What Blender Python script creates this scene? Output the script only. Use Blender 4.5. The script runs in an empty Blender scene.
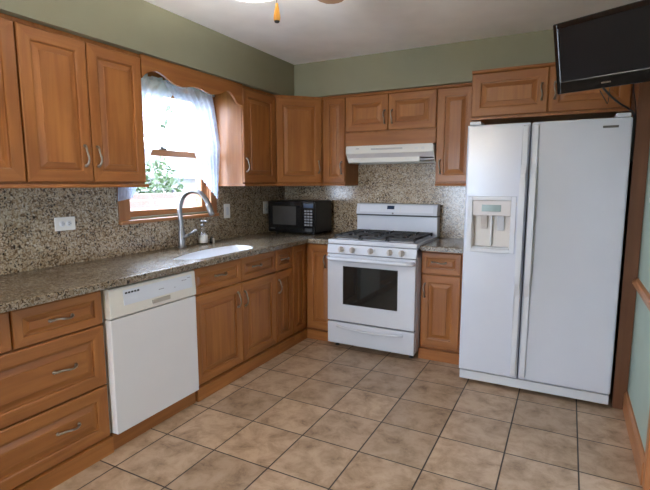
import bpy, bmesh, math, random
from mathutils import Vector, Matrix
random.seed(7)
S = bpy.context.scene
COL = S.collection
PI = math.pi

# ------------------------------------------------------------------ camera
CAM = (2.6276, -4.1061, 1.3792); YAW, PITCH, ROLL, FPX = 0.4823, -0.1324, -0.001, 463.0
def cam_axes():
    cy, sy, cp, sp = math.cos(YAW), math.sin(YAW), math.cos(PITCH), math.sin(PITCH)
    f = Vector((-sy*cp, cy*cp, sp)); r = Vector((cy, sy, 0)); u = r.cross(f)
    c, s = math.cos(ROLL), math.sin(ROLL)
    return f, c*r + s*u, -s*r + c*u
F_, R_, U_ = cam_axes()
cd = bpy.data.cameras.new('camera'); cam = bpy.data.objects.new('camera', cd); COL.objects.link(cam)
cd.sensor_fit = 'HORIZONTAL'; cd.sensor_width = 36.0; cd.lens = FPX*36/650; cd.clip_start = 0.05
m = Matrix((R_, U_, -F_)).transposed().to_4x4(); m.translation = Vector(CAM)
cam.matrix_world = m
S.camera = cam

# ------------------------------------------------------------------ world, daylight, exposure
S.view_settings.view_transform = 'Standard'; S.view_settings.look = 'None'
S.view_settings.gamma = 1.0; S.view_settings.use_curve_mapping = False
S.view_settings.exposure = 1.46
SKY_STRENGTH = 9.5
w = bpy.data.worlds.new('sky'); S.world = w; w.use_nodes = True
bg = w.node_tree.nodes['Background']; bg.inputs[0].default_value = (0.74, 0.87, 1.08, 1); bg.inputs[1].default_value = SKY_STRENGTH
S.cycles.use_denoising = True
S.cycles.max_bounces = 10; S.cycles.diffuse_bounces = 6; S.cycles.transparent_max_bounces = 12
S.cycles.sample_clamp_indirect = 6.0; S.cycles.caustics_reflective = False; S.cycles.caustics_refractive = False
def portal(name, loc, rot, sx, sy):
    l = bpy.data.lights.new(name, 'AREA'); l.shape = 'RECTANGLE'; l.size = sx; l.size_y = sy
    l.cycles.is_portal = True
    o = bpy.data.objects.new(name, l); COL.objects.link(o); o.location = loc; o.rotation_euler = rot
portal('window_daylight', (-0.16, -1.56, 1.61), (0, -PI/2, 0), 1.0, 0.9)
portal('added_patio_daylight', (.75, -6.75, 1.06), (PI/2, 0, 0), 1.24, 2.14)  # portal for daylight through the added, unseen patio door
LAMP_EMIT = 2.4
portal('added_hall_daylight', (4.85, -2.10, .75), (0, PI/2, 0), 1.4, .62)  # portal for daylight through the added, unseen hall opening

# ------------------------------------------------------------------ materials
def nodes_of(name):
    m = bpy.data.materials.new(name); m.use_nodes = True
    nt = m.node_tree; b = nt.nodes['Principled BSDF']
    return m, nt, b
def N(nt, t, **k):
    n = nt.nodes.new(t)
    for a, v in k.items():
        if hasattr(n, a): setattr(n, a, v)
        else: n.inputs[a].default_value = v
    return n
def rgb(c): return (c[0], c[1], c[2], 1)
def ramp(nt, stops, interp='LINEAR'):
    r = nt.nodes.new('ShaderNodeValToRGB'); r.color_ramp.interpolation = interp
    e = r.color_ramp.elements
    e[0].position, e[0].color = stops[0][0], rgb(stops[0][1])
    e[1].position, e[1].color = stops[-1][0], rgb(stops[-1][1])
    for p, c in stops[1:-1]:
        x = e.new(p); x.color = rgb(c)
    return r
def simple(name, col, rough=.5, metal=0, coat=0, spec=None, bump=None, var=0.06):
    m, nt, b = nodes_of(name)
    tc = N(nt, 'ShaderNodeTexCoord'); nz = N(nt, 'ShaderNodeTexNoise'); nz.inputs['Scale'].default_value = 6
    nt.links.new(tc.outputs['Object'], nz.inputs['Vector'])
    r = ramp(nt, [(.3, [c*(1-var) for c in col]), (.7, [min(1, c*(1+var)) for c in col])])
    nt.links.new(nz.outputs['Fac'], r.inputs[0]); nt.links.new(r.outputs[0], b.inputs['Base Color'])
    b.inputs['Roughness'].default_value = rough; b.inputs['Metallic'].default_value = metal
    b.inputs['Coat Weight'].default_value = coat
    if spec is not None: b.inputs['Specular IOR Level'].default_value = spec
    if bump:
        n2 = N(nt, 'ShaderNodeTexNoise'); n2.inputs['Scale'].default_value = bump[0]; n2.inputs['Detail'].default_value = 2
        nt.links.new(tc.outputs['Object'], n2.inputs['Vector'])
        bp = N(nt, 'ShaderNodeBump'); bp.inputs['Strength'].default_value = bump[1]; bp.inputs['Distance'].default_value = bump[2]
        nt.links.new(n2.outputs['Fac'], bp.inputs['Height']); nt.links.new(bp.outputs['Normal'], b.inputs['Normal'])
    return m
def wood(name, axis, light, dark, rough=.38):
    m, nt, b = nodes_of(name)
    tc = N(nt, 'ShaderNodeTexCoord'); oi = N(nt, 'ShaderNodeObjectInfo')
    off = N(nt, 'ShaderNodeVectorMath', operation='SCALE'); 
    cmb = N(nt, 'ShaderNodeCombineXYZ')
    for i in range(3): nt.links.new(oi.outputs['Random'], cmb.inputs[i])
    nt.links.new(cmb.outputs[0], off.inputs[0]); off.inputs['Scale'].default_value = 9.0
    add = N(nt, 'ShaderNodeVectorMath', operation='ADD')
    nt.links.new(tc.outputs['Object'], add.inputs[0]); nt.links.new(off.outputs[0], add.inputs[1])
    mp = N(nt, 'ShaderNodeMapping')
    sc = [26.0, 26.0, 26.0]; sc['xyz'.index(axis)] = 1.6
    mp.inputs['Scale'].default_value = sc
    nt.links.new(add.outputs[0], mp.inputs['Vector'])
    nz = N(nt, 'ShaderNodeTexNoise'); nz.inputs['Scale'].default_value = 1.0; nz.inputs['Detail'].default_value = 5; nz.inputs['Distortion'].default_value = .8
    nt.links.new(mp.outputs[0], nz.inputs['Vector'])
    mp2 = N(nt, 'ShaderNodeMapping'); s2 = [5.0, 5.0, 5.0]; s2['xyz'.index(axis)] = 2.0; mp2.inputs['Scale'].default_value = s2
    nt.links.new(add.outputs[0], mp2.inputs['Vector'])
    n2 = N(nt, 'ShaderNodeTexNoise'); n2.inputs['Scale'].default_value = 1.0; n2.inputs['Detail'].default_value = 3
    nt.links.new(mp2.outputs[0], n2.inputs['Vector'])
    mx = N(nt, 'ShaderNodeMath', operation='MULTIPLY_ADD'); mx.inputs[1].default_value = .55
    nt.links.new(nz.outputs['Fac'], mx.inputs[0])
    m2 = N(nt, 'ShaderNodeMath', operation='MULTIPLY'); m2.inputs[1].default_value = .45
    nt.links.new(n2.outputs['Fac'], m2.inputs[0]); nt.links.new(m2.outputs[0], mx.inputs[2])
    r = ramp(nt, [(.28, dark), (.5, [(a+c)/2 for a, c in zip(light, dark)]), (.68, light)])
    nt.links.new(mx.outputs[0], r.inputs[0]); nt.links.new(r.outputs[0], b.inputs['Base Color'])
    b.inputs['Roughness'].default_value = rough; b.inputs['Specular IOR Level'].default_value = .28; b.inputs['Coat Weight'].default_value = .09; b.inputs['Coat Roughness'].default_value = .15
    return m
WL, WD = (.385, .153, .042), (.20, .066, .017)
WZ, WX, WY = wood('maple_vertical', 'z', WL, WD), wood('maple_horizontal', 'x', WL, WD), wood('maple_lengthwise', 'y', WL, WD)
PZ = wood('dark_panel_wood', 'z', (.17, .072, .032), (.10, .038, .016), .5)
TX, TY, TZ = (wood('window_trim_wood_'+a, a, (.44, .20, .085), (.30, .12, .045), .4) for a in 'xyz')
HALLW = wood('hall_floor_wood', 'y', (.52, .25, .08), (.36, .15, .045), .35)
FANW = wood('fan_blade_wood', 'x', (.42, .28, .18), (.33, .21, .13), .45)

def granite(name='speckled_granite', k=.80, sc=138, ro=.17):
    m, nt, b = nodes_of(name)
    tc = N(nt, 'ShaderNodeTexCoord')
    v = N(nt, 'ShaderNodeTexVoronoi'); v.inputs['Scale'].default_value = sc
    nd = N(nt, 'ShaderNodeTexNoise'); nd.inputs['Scale'].default_value = 60; nd.inputs['Detail'].default_value = 3
    nt.links.new(tc.outputs['Object'], nd.inputs['Vector'])
    ad = N(nt, 'ShaderNodeMixRGB', blend_type='LINEAR_LIGHT'); ad.inputs[0].default_value = .022
    nt.links.new(tc.outputs['Object'], ad.inputs[1]); nt.links.new(nd.outputs['Color'], ad.inputs[2])
    nt.links.new(ad.outputs[0], v.inputs['Vector'])
    sx = N(nt, 'ShaderNodeSeparateColor'); nt.links.new(v.outputs['Color'], sx.inputs[0])
    big = N(nt, 'ShaderNodeTexNoise'); big.inputs['Scale'].default_value = 7; big.inputs['Detail'].default_value = 4
    nt.links.new(tc.outputs['Object'], big.inputs['Vector'])
    ma = N(nt, 'ShaderNodeMath', operation='MULTIPLY_ADD'); ma.inputs[1].default_value = .5
    nt.links.new(big.outputs['Fac'], ma.inputs[0]); nt.links.new(sx.outputs[0], ma.inputs[2])
    mb = N(nt, 'ShaderNodeMath', operation='SUBTRACT'); mb.inputs[1].default_value = .25
    nt.links.new(ma.outputs[0], mb.inputs[0])
    r = ramp(nt, [(p, [q*k for q in c]) for p, c in [(0, (.02, .015, .012)), (.11, (.045, .032, .024)), (.21, (.17, .105, .055)), (.36, (.29, .19, .10)), (.5, (.44, .325, .20)), (.72, (.53, .43, .30)), (1, (.66, .58, .46))]])
    nt.links.new(mb.outputs[0], r.inputs[0]); nt.links.new(r.outputs[0], b.inputs['Base Color'])
    b.inputs['Roughness'].default_value = ro
    return m
GRAN = granite(); GRAN_SHADED = granite('granite_shaded', .44, 150, .24)  # worktop copy of the same granite, darkened for the weaker light on it

TILE, TX0, TY0 = 0.3362, 1.0691, -2.0417
def tiles():
    m, nt, b = nodes_of('stone_floor_tile')
    tc = N(nt, 'ShaderNodeTexCoord'); mp = N(nt, 'ShaderNodeMapping')
    mp.inputs['Location'].default_value = (-TX0/TILE + 40, -TY0/TILE + 40, 0); mp.inputs['Scale'].default_value = (1/TILE, 1/TILE, 1)
    nt.links.new(tc.outputs['Object'], mp.inputs['Vector'])
    fr = N(nt, 'ShaderNodeVectorMath', operation='FRACTION'); nt.links.new(mp.outputs[0], fr.inputs[0])
    fl = N(nt, 'ShaderNodeVectorMath', operation='FLOOR'); nt.links.new(mp.outputs[0], fl.inputs[0])
    sp = N(nt, 'ShaderNodeSeparateXYZ'); nt.links.new(fr.outputs[0], sp.inputs[0])
    def edge(o):
        a = N(nt, 'ShaderNodeMath', operation='SUBTRACT'); a.inputs[1].default_value = .5; nt.links.new(o, a.inputs[0])
        c = N(nt, 'ShaderNodeMath', operation='ABSOLUTE'); nt.links.new(a.outputs[0], c.inputs[0]); return c.outputs[0]
    mxx = N(nt, 'ShaderNodeMath', operation='MAXIMUM'); nt.links.new(edge(sp.outputs[0]), mxx.inputs[0]); nt.links.new(edge(sp.outputs[1]), mxx.inputs[1])
    g = N(nt, 'ShaderNodeMapRange'); g.inputs['From Min'].default_value = .487; g.inputs['From Max'].default_value = .4915
    nt.links.new(mxx.outputs[0], g.inputs['Value'])
    wn = N(nt, 'ShaderNodeTexWhiteNoise', noise_dimensions='3D'); nt.links.new(fl.outputs[0], wn.inputs['Vector'])
    sh = N(nt, 'ShaderNodeVectorMath', operation='MULTIPLY_ADD'); sh.inputs[1].default_value = (7, 7, 7)
    nt.links.new(wn.outputs['Color'], sh.inputs[0]); nt.links.new(tc.outputs['Object'], sh.inputs[2])
    n1 = N(nt, 'ShaderNodeTexNoise'); n1.inputs['Scale'].default_value = 9; n1.inputs['Detail'].default_value = 8; n1.inputs['Roughness'].default_value = .70; n1.inputs['Distortion'].default_value = .35
    nt.links.new(sh.outputs[0], n1.inputs['Vector'])
    r = ramp(nt, [(.30, (.21, .135, .082)), (.42, (.37, .255, .165)), (.55, (.49, .355, .245)), (.75, (.56, .425, .315))])
    nt.links.new(n1.outputs['Fac'], r.inputs[0])
    hv = N(nt, 'ShaderNodeMixRGB', blend_type='MULTIPLY'); hv.inputs[0].default_value = .22
    nt.links.new(r.outputs[0], hv.inputs[1]); nt.links.new(wn.outputs['Value'], hv.inputs[2])
    mix = N(nt, 'ShaderNodeMixRGB'); nt.links.new(g.outputs[0], mix.inputs[0]); nt.links.new(hv.outputs[0], mix.inputs[1])
    mix.inputs[2].default_value = (.022, .015, .011, 1)
    nt.links.new(mix.outputs[0], b.inputs['Base Color'])
    inv = N(nt, 'ShaderNodeMath', operation='SUBTRACT'); inv.inputs[0].default_value = 1; nt.links.new(g.outputs[0], inv.inputs[1])
    hh = N(nt, 'ShaderNodeMath', operation='MULTIPLY_ADD'); hh.inputs[1].default_value = .25
    nt.links.new(n1.outputs['Fac'], hh.inputs[0]); nt.links.new(inv.outputs[0], hh.inputs[2])
    bp = N(nt, 'ShaderNodeBump'); bp.inputs['Strength'].default_value = .5; bp.inputs['Distance'].default_value = .004
    nt.links.new(hh.outputs[0], bp.inputs['Height']); nt.links.new(bp.outputs[0], b.inputs['Normal'])
    b.inputs['Roughness'].default_value = .42
    return m
FLOOR = tiles()
SAGE = simple('sage_paint', (.245, .234, .150), .55, var=.03)
SAGE_DAYLIT = simple('sage_paint_daylit', (.33, .42, .36), .6, var=.03)  # right wall: the sage paint made lighter and cooler to show doorway daylight
CREAM = simple('rear_wall_paint', (.42, .44, .34), .7, var=.03)
CEIL = simple('ceiling_paint', (.93, .915, .91), .8, bump=(60, .15, .003), var=.03)
ENAMEL = simple('white_enamel', (.56, .585, .635), .22, coat=.4, var=.01)
FRIDGEW = simple('textured_white_steel', (.57, .605, .69), .17, bump=(150, .22, .002), var=.01)
PLASTW = simple('white_plastic', (.60, .625, .675), .35, var=.01)
GREYP = simple('grey_plastic', (.60, .57, .57), .4, var=.03)
HOODW = simple('warm_white_enamel', (.68, .66, .60), .3, var=.01)
PLATE = simple('plate_white', (.84, .83, .80), .35, var=.01)
KNOB = simple('beige_knob_plastic', (.46, .41, .37), .45, var=.03)
BISQ = simple('bisque_plastic', (.66, .625, .555), .35, var=.02)
DWW = simple('dishwasher_white', (.66, .64, .63), .38, var=.01)
BLKG = simple('black_gloss', (.006, .006, .007), .08, var=.1)
BLKM = simple('black_matte', (.012, .012, .012), .5, var=.1)
IRON = simple('cast_iron', (.02, .02, .021), .6, bump=(200, .2, .001), var=.1)
OVENG = simple('oven_glass', (.012, .013, .012), .05, var=.1)
MWG = simple('microwave_window', (.045, .042, .04), .12, var=.1)
SCREEN = simple('tv_screen', (.012, .012, .014), .25, spec=.25, var=.05)
NICK = simple('brushed_nickel', (.31, .27, .22), .34, metal=1, bump=(90, .05, .001), var=.05)
STEEL = simple('brushed_steel', (.23, .23, .235), .38, metal=1, var=.05)
CHROME = simple('dark_metal', (.12, .12, .12), .35, metal=1, var=.05)
PORC = simple('white_porcelain', (.76, .78, .82), .15, coat=.3, var=.01)
BTNW = simple('pale_buttons', (.60, .60, .58), .5, var=.02)
LINER = simple('dispenser_liner', (.66, .63, .60), .35, var=.02)
LATCH = simple('tan_plastic', (.38, .34, .28), .45, var=.03)
MARK = simple('grey_marking', (.17, .17, .18), .5, var=.02)
LCD = simple('lcd_display', (.19, .27, .25), .25, var=.2)
LCDB = simple('dark_blue_display', (.012, .03, .07), .15, var=.1)
FOB = simple('amber_wood', (.90, .56, .16), .35, var=.1)
_nt = FOB.node_tree; _p = _nt.nodes['Principled BSDF']; _t = N(_nt, 'ShaderNodeBsdfTranslucent'); _t.inputs[0].default_value = (.95, .62, .18, 1)
_m = N(_nt, 'ShaderNodeMixShader'); _m.inputs[0].default_value = .55; _nt.links.new(_p.outputs[0], _m.inputs[1]); _nt.links.new(_t.outputs[0], _m.inputs[2]); _nt.links.new(_m.outputs[0], _nt.nodes['Material Output'].inputs[0])
SOAP = simple('bottle_label', (.75, .74, .70), .5, var=.03)
GRASS = simple('lawn', (.07, .09, .04), .9, var=.3)
STUCCO = simple('pale_siding', (.15, .145, .15), .8, var=.04)
ROOFM = simple('pale_shingles', (.07, .065, .07), .8, var=.1)
LEAF = simple('leaf_green', (.035, .060, .020), .6, var=.3)
BARK = simple('grey_bark', (.028, .030, .038), .9, var=.2)
CONC = simple('patio_concrete', (.35, .34, .32), .8, var=.06)
def brick():
    m, nt, b = nodes_of('red_brick')
    tc = N(nt, 'ShaderNodeTexCoord'); mp = N(nt, 'ShaderNodeMapping'); mp.inputs['Rotation'].default_value = (PI/2, 0, PI/2)
    nt.links.new(tc.outputs['Object'], mp.inputs['Vector'])
    br = N(nt, 'ShaderNodeTexBrick'); br.inputs['Scale'].default_value = 4; br.inputs['Color1'].default_value = (.13, .065, .05, 1); br.inputs['Color2'].default_value = (.10, .05, .04, 1); br.inputs['Mortar'].default_value = (.16, .15, .14, 1)
    nt.links.new(mp.outputs[0], br.inputs['Vector']); nt.links.new(br.outputs['Color'], b.inputs['Base Color']); b.inputs['Roughness'].default_value = .9
    return m
BRICK = brick()
def glass(name='window_glass', tint=(1, 1, 1), refl=.06):
    m, nt, b = nodes_of(name); nt.nodes.remove(b)
    t = N(nt, 'ShaderNodeBsdfTransparent'); t.inputs[0].default_value = rgb(tint)
    g = N(nt, 'ShaderNodeBsdfGlossy'); g.inputs['Roughness'].default_value = .02
    mx = N(nt, 'ShaderNodeMixShader'); mx.inputs[0].default_value = refl
    nt.links.new(t.outputs[0], mx.inputs[1]); nt.links.new(g.outputs[0], mx.inputs[2])
    nt.links.new(mx.outputs[0], nt.nodes['Material Output'].inputs[0]); return m
GLASS = glass(); BOTTLE = glass('clear_bottle_glass', (.86, .88, .90), .12)
def sheer():
    m, nt, b = nodes_of('sheer_fabric'); nt.nodes.remove(b)
    tc = N(nt, 'ShaderNodeTexCoord')
    nz = N(nt, 'ShaderNodeTexNoise'); nz.inputs['Scale'].default_value = 14; nz.inputs['Detail'].default_value = 3; nz.inputs['Distortion'].default_value = 1
    nt.links.new(tc.outputs['Object'], nz.inputs['Vector'])
    rr = ramp(nt, [(.4, (.16, .16, .16)), (.6, (.34, .34, .34))]); nt.links.new(nz.outputs['Fac'], rr.inputs[0])
    t = N(nt, 'ShaderNodeBsdfTransparent'); t.inputs[0].default_value = (1, 1, 1, 1)
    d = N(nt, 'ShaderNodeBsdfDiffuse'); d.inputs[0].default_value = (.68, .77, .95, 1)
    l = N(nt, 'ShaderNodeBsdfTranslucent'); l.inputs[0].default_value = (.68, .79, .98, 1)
    a = N(nt, 'ShaderNodeMixShader'); a.inputs[0].default_value = .5
    nt.links.new(d.outputs[0], a.inputs[1]); nt.links.new(l.outputs[0], a.inputs[2])
    mx = N(nt, 'ShaderNodeMixShader'); nt.links.new(rr.outputs[0], mx.inputs[0])
    nt.links.new(a.outputs[0], mx.inputs[1]); nt.links.new(t.outputs[0], mx.inputs[2])
    nt.links.new(mx.outputs[0], nt.nodes['Material Output'].inputs[0]); return m
SHEER = sheer()
def lampglass():
    m, nt, b = nodes_of('lit_frosted_glass')
    b.inputs['Base Color'].default_value = (.95, .9, .8, 1); b.inputs['Emission Color'].default_value = (1.0, .95, .88, 1)
    b.inputs['Emission Strength'].default_value = LAMP_EMIT; b.inputs['Roughness'].default_value = .3
    return m
LAMPG = lampglass()

# ------------------------------------------------------------------ mesh helpers
def box(bm, x0, x1, y0, y1, z0, z1, mat=0, bev=0, seg=2):
    vs = [bm.verts.new((x, y, z)) for x in (x0, x1) for y in (y0, y1) for z in (z0, z1)]
    idx = [(0, 1, 3, 2), (4, 6, 7, 5), (0, 4, 5, 1), (2, 3, 7, 6), (0, 2, 6, 4), (1, 5, 7, 3)]
    fs = [bm.faces.new([vs[i] for i in f]) for f in idx]
    for f in fs: f.material_index = mat
    if bev:
        es = list({e for f in fs for e in f.edges})
        r = bmesh.ops.bevel(bm, geom=es, offset=bev, segments=seg, affect='EDGES', profile=.5)
        for f in r['faces']: f.material_index = mat
    return fs
def prism(bm, poly, axis, a0, a1, mat=0, bev=0):
    """polygon in the two other axes, extruded along axis from a0 to a1"""
    def P(p, a):
        return {'x': (a, p[0], p[1]), 'y': (p[0], a, p[1]), 'z': (p[0], p[1], a)}[axis]
    A = [bm.verts.new(P(p, a0)) for p in poly]; B = [bm.verts.new(P(p, a1)) for p in poly]
    n = len(poly); fs = [bm.faces.new(A), bm.faces.new(B[::-1])]
    for i in range(n): fs.append(bm.faces.new((A[i], B[i], B[(i+1) % n], A[(i+1) % n])))
    for f in fs: f.material_index = mat
    if bev:
        es = list({e for f in fs for e in f.edges})
        bmesh.ops.bevel(bm, geom=es, offset=bev, segments=2, affect='EDGES', profile=.5)
def tube(bm, pts, rad, seg=10, mat=0, cap=True, flat=1.0):
    pts = [Vector(p) for p in pts]; n = len(pts)
    rs = rad if isinstance(rad, (list, tuple)) else [rad]*n
    t0 = (pts[1]-pts[0]).normalized()
    up = Vector((0, 0, 1)) if abs(t0.z) < .9 else Vector((1, 0, 0))
    a = t0.cross(up).normalized(); rings = []
    for i, p in enumerate(pts):
        t = (pts[min(i+1, n-1)] - pts[max(i-1, 0)]).normalized()
        a = (a - t*a.dot(t)).normalized(); b = t.cross(a)
        rings.append([bm.verts.new(p + rs[i]*(math.cos(2*PI*k/seg)*a*flat + math.sin(2*PI*k/seg)*b)) for k in range(seg)])
    for i in range(n-1):
        for k in range(seg):
            f = bm.faces.new((rings[i][k], rings[i][(k+1) % seg], rings[i+1][(k+1) % seg], rings[i+1][k])); f.material_index = mat; f.smooth = True
    if cap:
        f = bm.faces.new(rings[0][::-1]); f.material_index = mat; f = bm.faces.new(rings[-1]); f.material_index = mat
def lathe(bm, prof, c=(0, 0, 0), seg=24, axis='z', mat=0, cap=True):
    c = Vector(c); rings = []
    for r, h in prof:
        ring = []
        for k in range(seg):
            a = 2*PI*k/seg; x, y = r*math.cos(a), r*math.sin(a)
            ring.append(bm.verts.new(c + Vector({'z': (x, y, h), 'y': (x, h, y), 'x': (h, x, y)}[axis])))
        rings.append(ring)
    for i in range(len(rings)-1):
        for k in range(seg):
            f = bm.faces.new((rings[i][k], rings[i][(k+1) % seg], rings[i+1][(k+1) % seg], rings[i+1][k])); f.smooth = True; f.material_index = mat
    for r in ((rings[0], rings[-1]) if cap else (rings[-1],)):
        try: f = bm.faces.new(r); f.material_index = mat
        except ValueError: pass
def fine(pts, n=6):
    """Catmull-Rom"""
    P = [Vector(p) for p in pts]; P = [2*P[0]-P[1]] + P + [2*P[-1]-P[-2]]; out = []
    for i in range(1, len(P)-2):
        for k in range(n):
            t = k/n
            out.append(.5*((2*P[i]) + (P[i+1]-P[i-1])*t + (2*P[i-1]-5*P[i]+4*P[i+1]-P[i+2])*t*t + (-P[i-1]+3*P[i]-3*P[i+1]+P[i+2])*t**3))
    out.append(P[-2]); return out
def obj(name, bm, mats, parent=None, loc=(0, 0, 0), rz=0, normals=True):
    if normals: bmesh.ops.recalc_face_normals(bm, faces=bm.faces[:])
    me = bpy.data.meshes.new(name); bm.to_mesh(me); bm.free()
    for x in (mats if isinstance(mats, (list, tuple)) else [mats]): me.materials.append(x)
    o = bpy.data.objects.new(name, me); COL.objects.link(o)
    o.parent = parent; o.location = loc; o.rotation_euler = (0, 0, rz)
    return o
def B(): return bmesh.new()
def bobj(name, args, mat, parent=None, bev=0, **k):
    bm = B(); box(bm, *args, bev=bev); return obj(name, bm, mat, parent, **k)
def tag(o, label, cat, group=None):
    o['label'] = label; o['category'] = cat
    if group: o['group'] = group
    return o
def thing(name, label, cat, loc=(0, 0, 0), rz=0, group=None):
    o = bpy.data.objects.new(name, None); COL.objects.link(o); o.empty_display_size = .1
    o.location = loc; o.rotation_euler = (0, 0, rz); return tag(o, label, cat, group)
def struct(o, label=None):
    o['kind'] = 'structure'
    if label: o['label'] = label
    return o

# ------------------------------------------------------------------ room shell
XR, ZC, YB, YREAR = 3.018, 2.449, 0.0, -6.6
struct(bobj('floor', (0, XR-.001, YREAR, 0, -.1, 0), FLOOR), 'square stone look floor tiles with dark grout')
struct(bobj('floor_hall', (XR, 4.7, -3.4, -.9, -.1, 0), HALLW), 'orange wood floor beyond the doorway')
struct(bobj('ceiling', (-.14, 4.8, YREAR-.12, .12, ZC, ZC+.1), CEIL), 'off white ceiling')
PX0, PX1, PZ1 = .15, 1.35, 2.10
WY0, WY1, WZ0, WZ1 = -1.965, -1.135, 1.15, 2.09
bm = B()
box(bm, -.14, 0, YREAR, WY0, 0, ZC); box(bm, -.14, 0, WY1, 0, 0, ZC); box(bm, -.14, 0, WY0, WY1, 0, WZ0); box(bm, -.14, 0, WY0, WY1, WZ1, ZC)
struct(obj('wall_left', bm, SAGE))
struct(bobj('wall_back', (-.14, XR+.12, 0, .12, 0, ZC), SAGE))
DY0, DY1, DZ = -2.62, -1.728, 2.05
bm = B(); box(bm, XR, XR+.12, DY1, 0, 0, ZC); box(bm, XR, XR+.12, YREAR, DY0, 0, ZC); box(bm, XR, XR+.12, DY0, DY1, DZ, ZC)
struct(obj('wall_right', bm, SAGE_DAYLIT))
bm = B(); box(bm, 4.7, 4.8, -3.4, -2.40, 0, ZC); box(bm, 4.7, 4.8, -1.80, -.9, 0, ZC); box(bm, 4.7, 4.8, -2.40, -1.80, 1.42, ZC); box(bm, 4.7, 4.8, -2.40, -1.80, 0, .08); box(bm, XR+.12, 4.8, -3.5, -3.4, 0, ZC); box(bm, XR+.12, 4.8, -.9, -.8, 0, ZC)
struct(obj('wall_hall', bm, CREAM))
bm = B(); box(bm, -.14, PX0, YREAR-.12, YREAR, 0, ZC); box(bm, PX1, XR+.12, YREAR-.12, YREAR, 0, ZC); box(bm, PX0, PX1, YREAR-.12, YREAR, PZ1, ZC)
struct(obj('wall_rear', bm, CREAM))
# unseen glazed patio door, added and sized for daylight from behind the viewer
d1 = bpy.data.objects.new('added_door', None); COL.objects.link(d1); struct(d1, 'unseen glazed patio door added behind the viewer for daylight')
bm = B(); yy = (YREAR-.10, YREAR-.02)
for a in ((PX0, PX0+.06), (PX1-.06, PX1)): box(bm, *a, *yy, 0, PZ1)
box(bm, PX0+.06, PX1-.06, *yy, PZ1-.06, PZ1); box(bm, PX0+.06, PX1-.06, *yy, 0, .07)
obj('frame', bm, PLASTW, d1)
bobj('glass', (PX0+.06, PX1-.06, YREAR-.065, YREAR-.06, .07, PZ1-.06), GLASS, d1)
d3 = bpy.data.objects.new('added_window', None); COL.objects.link(d3); struct(d3, 'unseen glazed opening added in the hall for daylight')  # unseen opening added in the hall, sized for the daylight it gives
bm = B()
for a in ((-2.40, -2.36), (-1.84, -1.80)): box(bm, 4.73, 4.78, *a, .08, 1.42)
obj('frame', bm, PLASTW, d3)
bobj('glass', (4.752, 4.757, -2.36, -1.84, .08, 1.42), GLASS, d3)
# soffit above the cabinets
bm = B(); prism(bm, [(0, YREAR), (.3408, YREAR), (.3408, -.3408), (XR, -.3408), (XR, 0), (0, 0)], 'z', 2.150, ZC)
struct(obj('trim_1', bm, SAGE), 'sage green soffit above the wall cabinets')
# chair rail and baseboard on right wall
bm = B(); prism(bm, [(XR, .770), (XR-.012, .775), (XR-.026, .79), (XR-.026, .805), (XR-.014, .82), (XR, .828)], 'y', -1.6905, -.889)
struct(obj('trim_2', bm, TY), 'wooden chair rail on the right wall')
bm = B(); prism(bm, [(XR, 0), (XR-.018, 0), (XR-.018, .105), (XR-.008, .125), (XR, .125)], 'y', -1.6905, -.889)
struct(obj('baseboard_right', bm, TY), 'wooden baseboard on the right wall')
d2 = bpy.data.objects.new('door_2', None); COL.objects.link(d2); struct(d2, 'wood cased doorway in the right wall')
bm = B()
for y0, y1 in ((DY1, DY1+.036), (DY0-.036, DY0)): box(bm, XR-.012, XR, y0, y1, 0, DZ+.036, bev=.003)
obj('casing', bm, TZ, d2)
bobj('head_casing', (XR-.012, XR, DY0, DY1, DZ, DZ+.036), TY, d2, bev=.004)
bm = B(); box(bm, XR-.012, XR+.132, DY1-.018, DY1, 0, DZ); box(bm, XR-.012, XR+.132, DY0, DY0+.018, 0, DZ); box(bm, XR-.012, XR+.132, DY0+.018, DY1-.018, DZ-.018, DZ)
obj('jamb', bm, TZ, d2)

# ------------------------------------------------------------------ window over the sink
wn = bpy.data.objects.new('window_1', None); COL.objects.link(wn); struct(wn, 'wood framed sash window over the sink')
bm = B(); box(bm, .0, .022, -2.040, WY0+.015, 1.135, 2.10, bev=.003); box(bm, 0, .022, WY1-.015, -1.0795, 1.135, 2.10, bev=.003)
obj('casing', bm, TZ, wn)
bobj('head_casing', (0, .022, -2.04, -1.0795, 2.10, 2.148), TY, wn, bev=.003)
bm = B(); box(bm, -.12, .045, -2.045, -1.0795, 1.108, 1.135, bev=.006)
obj('stool', bm, TY, wn)
bm = B()
box(bm, -.135, -.001, WY0, WY0+.018, 1.15, WZ1); box(bm, -.135, -.001, WY1-.018, WY1, 1.15, WZ1); box(bm, -.135, -.001, WY0+.018, WY1-.018, WZ1-.018, WZ1)
box(bm, -.135, -.001, WY0+.018, WY1-.018, 1.136, 1.1485)
obj('jamb', bm, TZ, wn)
def sash(name, x0, x1, z0, z1, bot, top):
    ya, yb = WY0+.019, WY1-.019
    o = B(); box(o, x0, x1, ya, ya+.042, z0, z1, 0, .003); box(o, x0, x1, yb-.042, yb, z0, z1, 0, .003)
    box(o, x0, x1, ya+.042, yb-.042, z0, z0+bot, 1, .003); box(o, x0, x1, ya+.042, yb-.042, z1-top, z1, 1, .003)
    s = obj(name, o, [TZ, TY], wn)
    bobj('pane', ((x0+x1)/2-.003, (x0+x1)/2+.003, ya+.03, yb-.03, z0+bot*.6, z1-top*.6), GLASS, s)
    return s
ls = sash('lower_sash', -.068, -.035, 1.149, 1.625, .043, .045)
sash('upper_sash', -.108, -.075, 1.585, WZ1-.018, .045, .05)
bm = B(); box(bm, -.068, -.04, -1.60, -1.54, 1.6255, 1.640, bev=.004); tube(bm, [(-.05, -1.60, 1.645), (-.05, -1.52, 1.647)], .005)
obj('sash_lock', bm, CHROME, ls)

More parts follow.
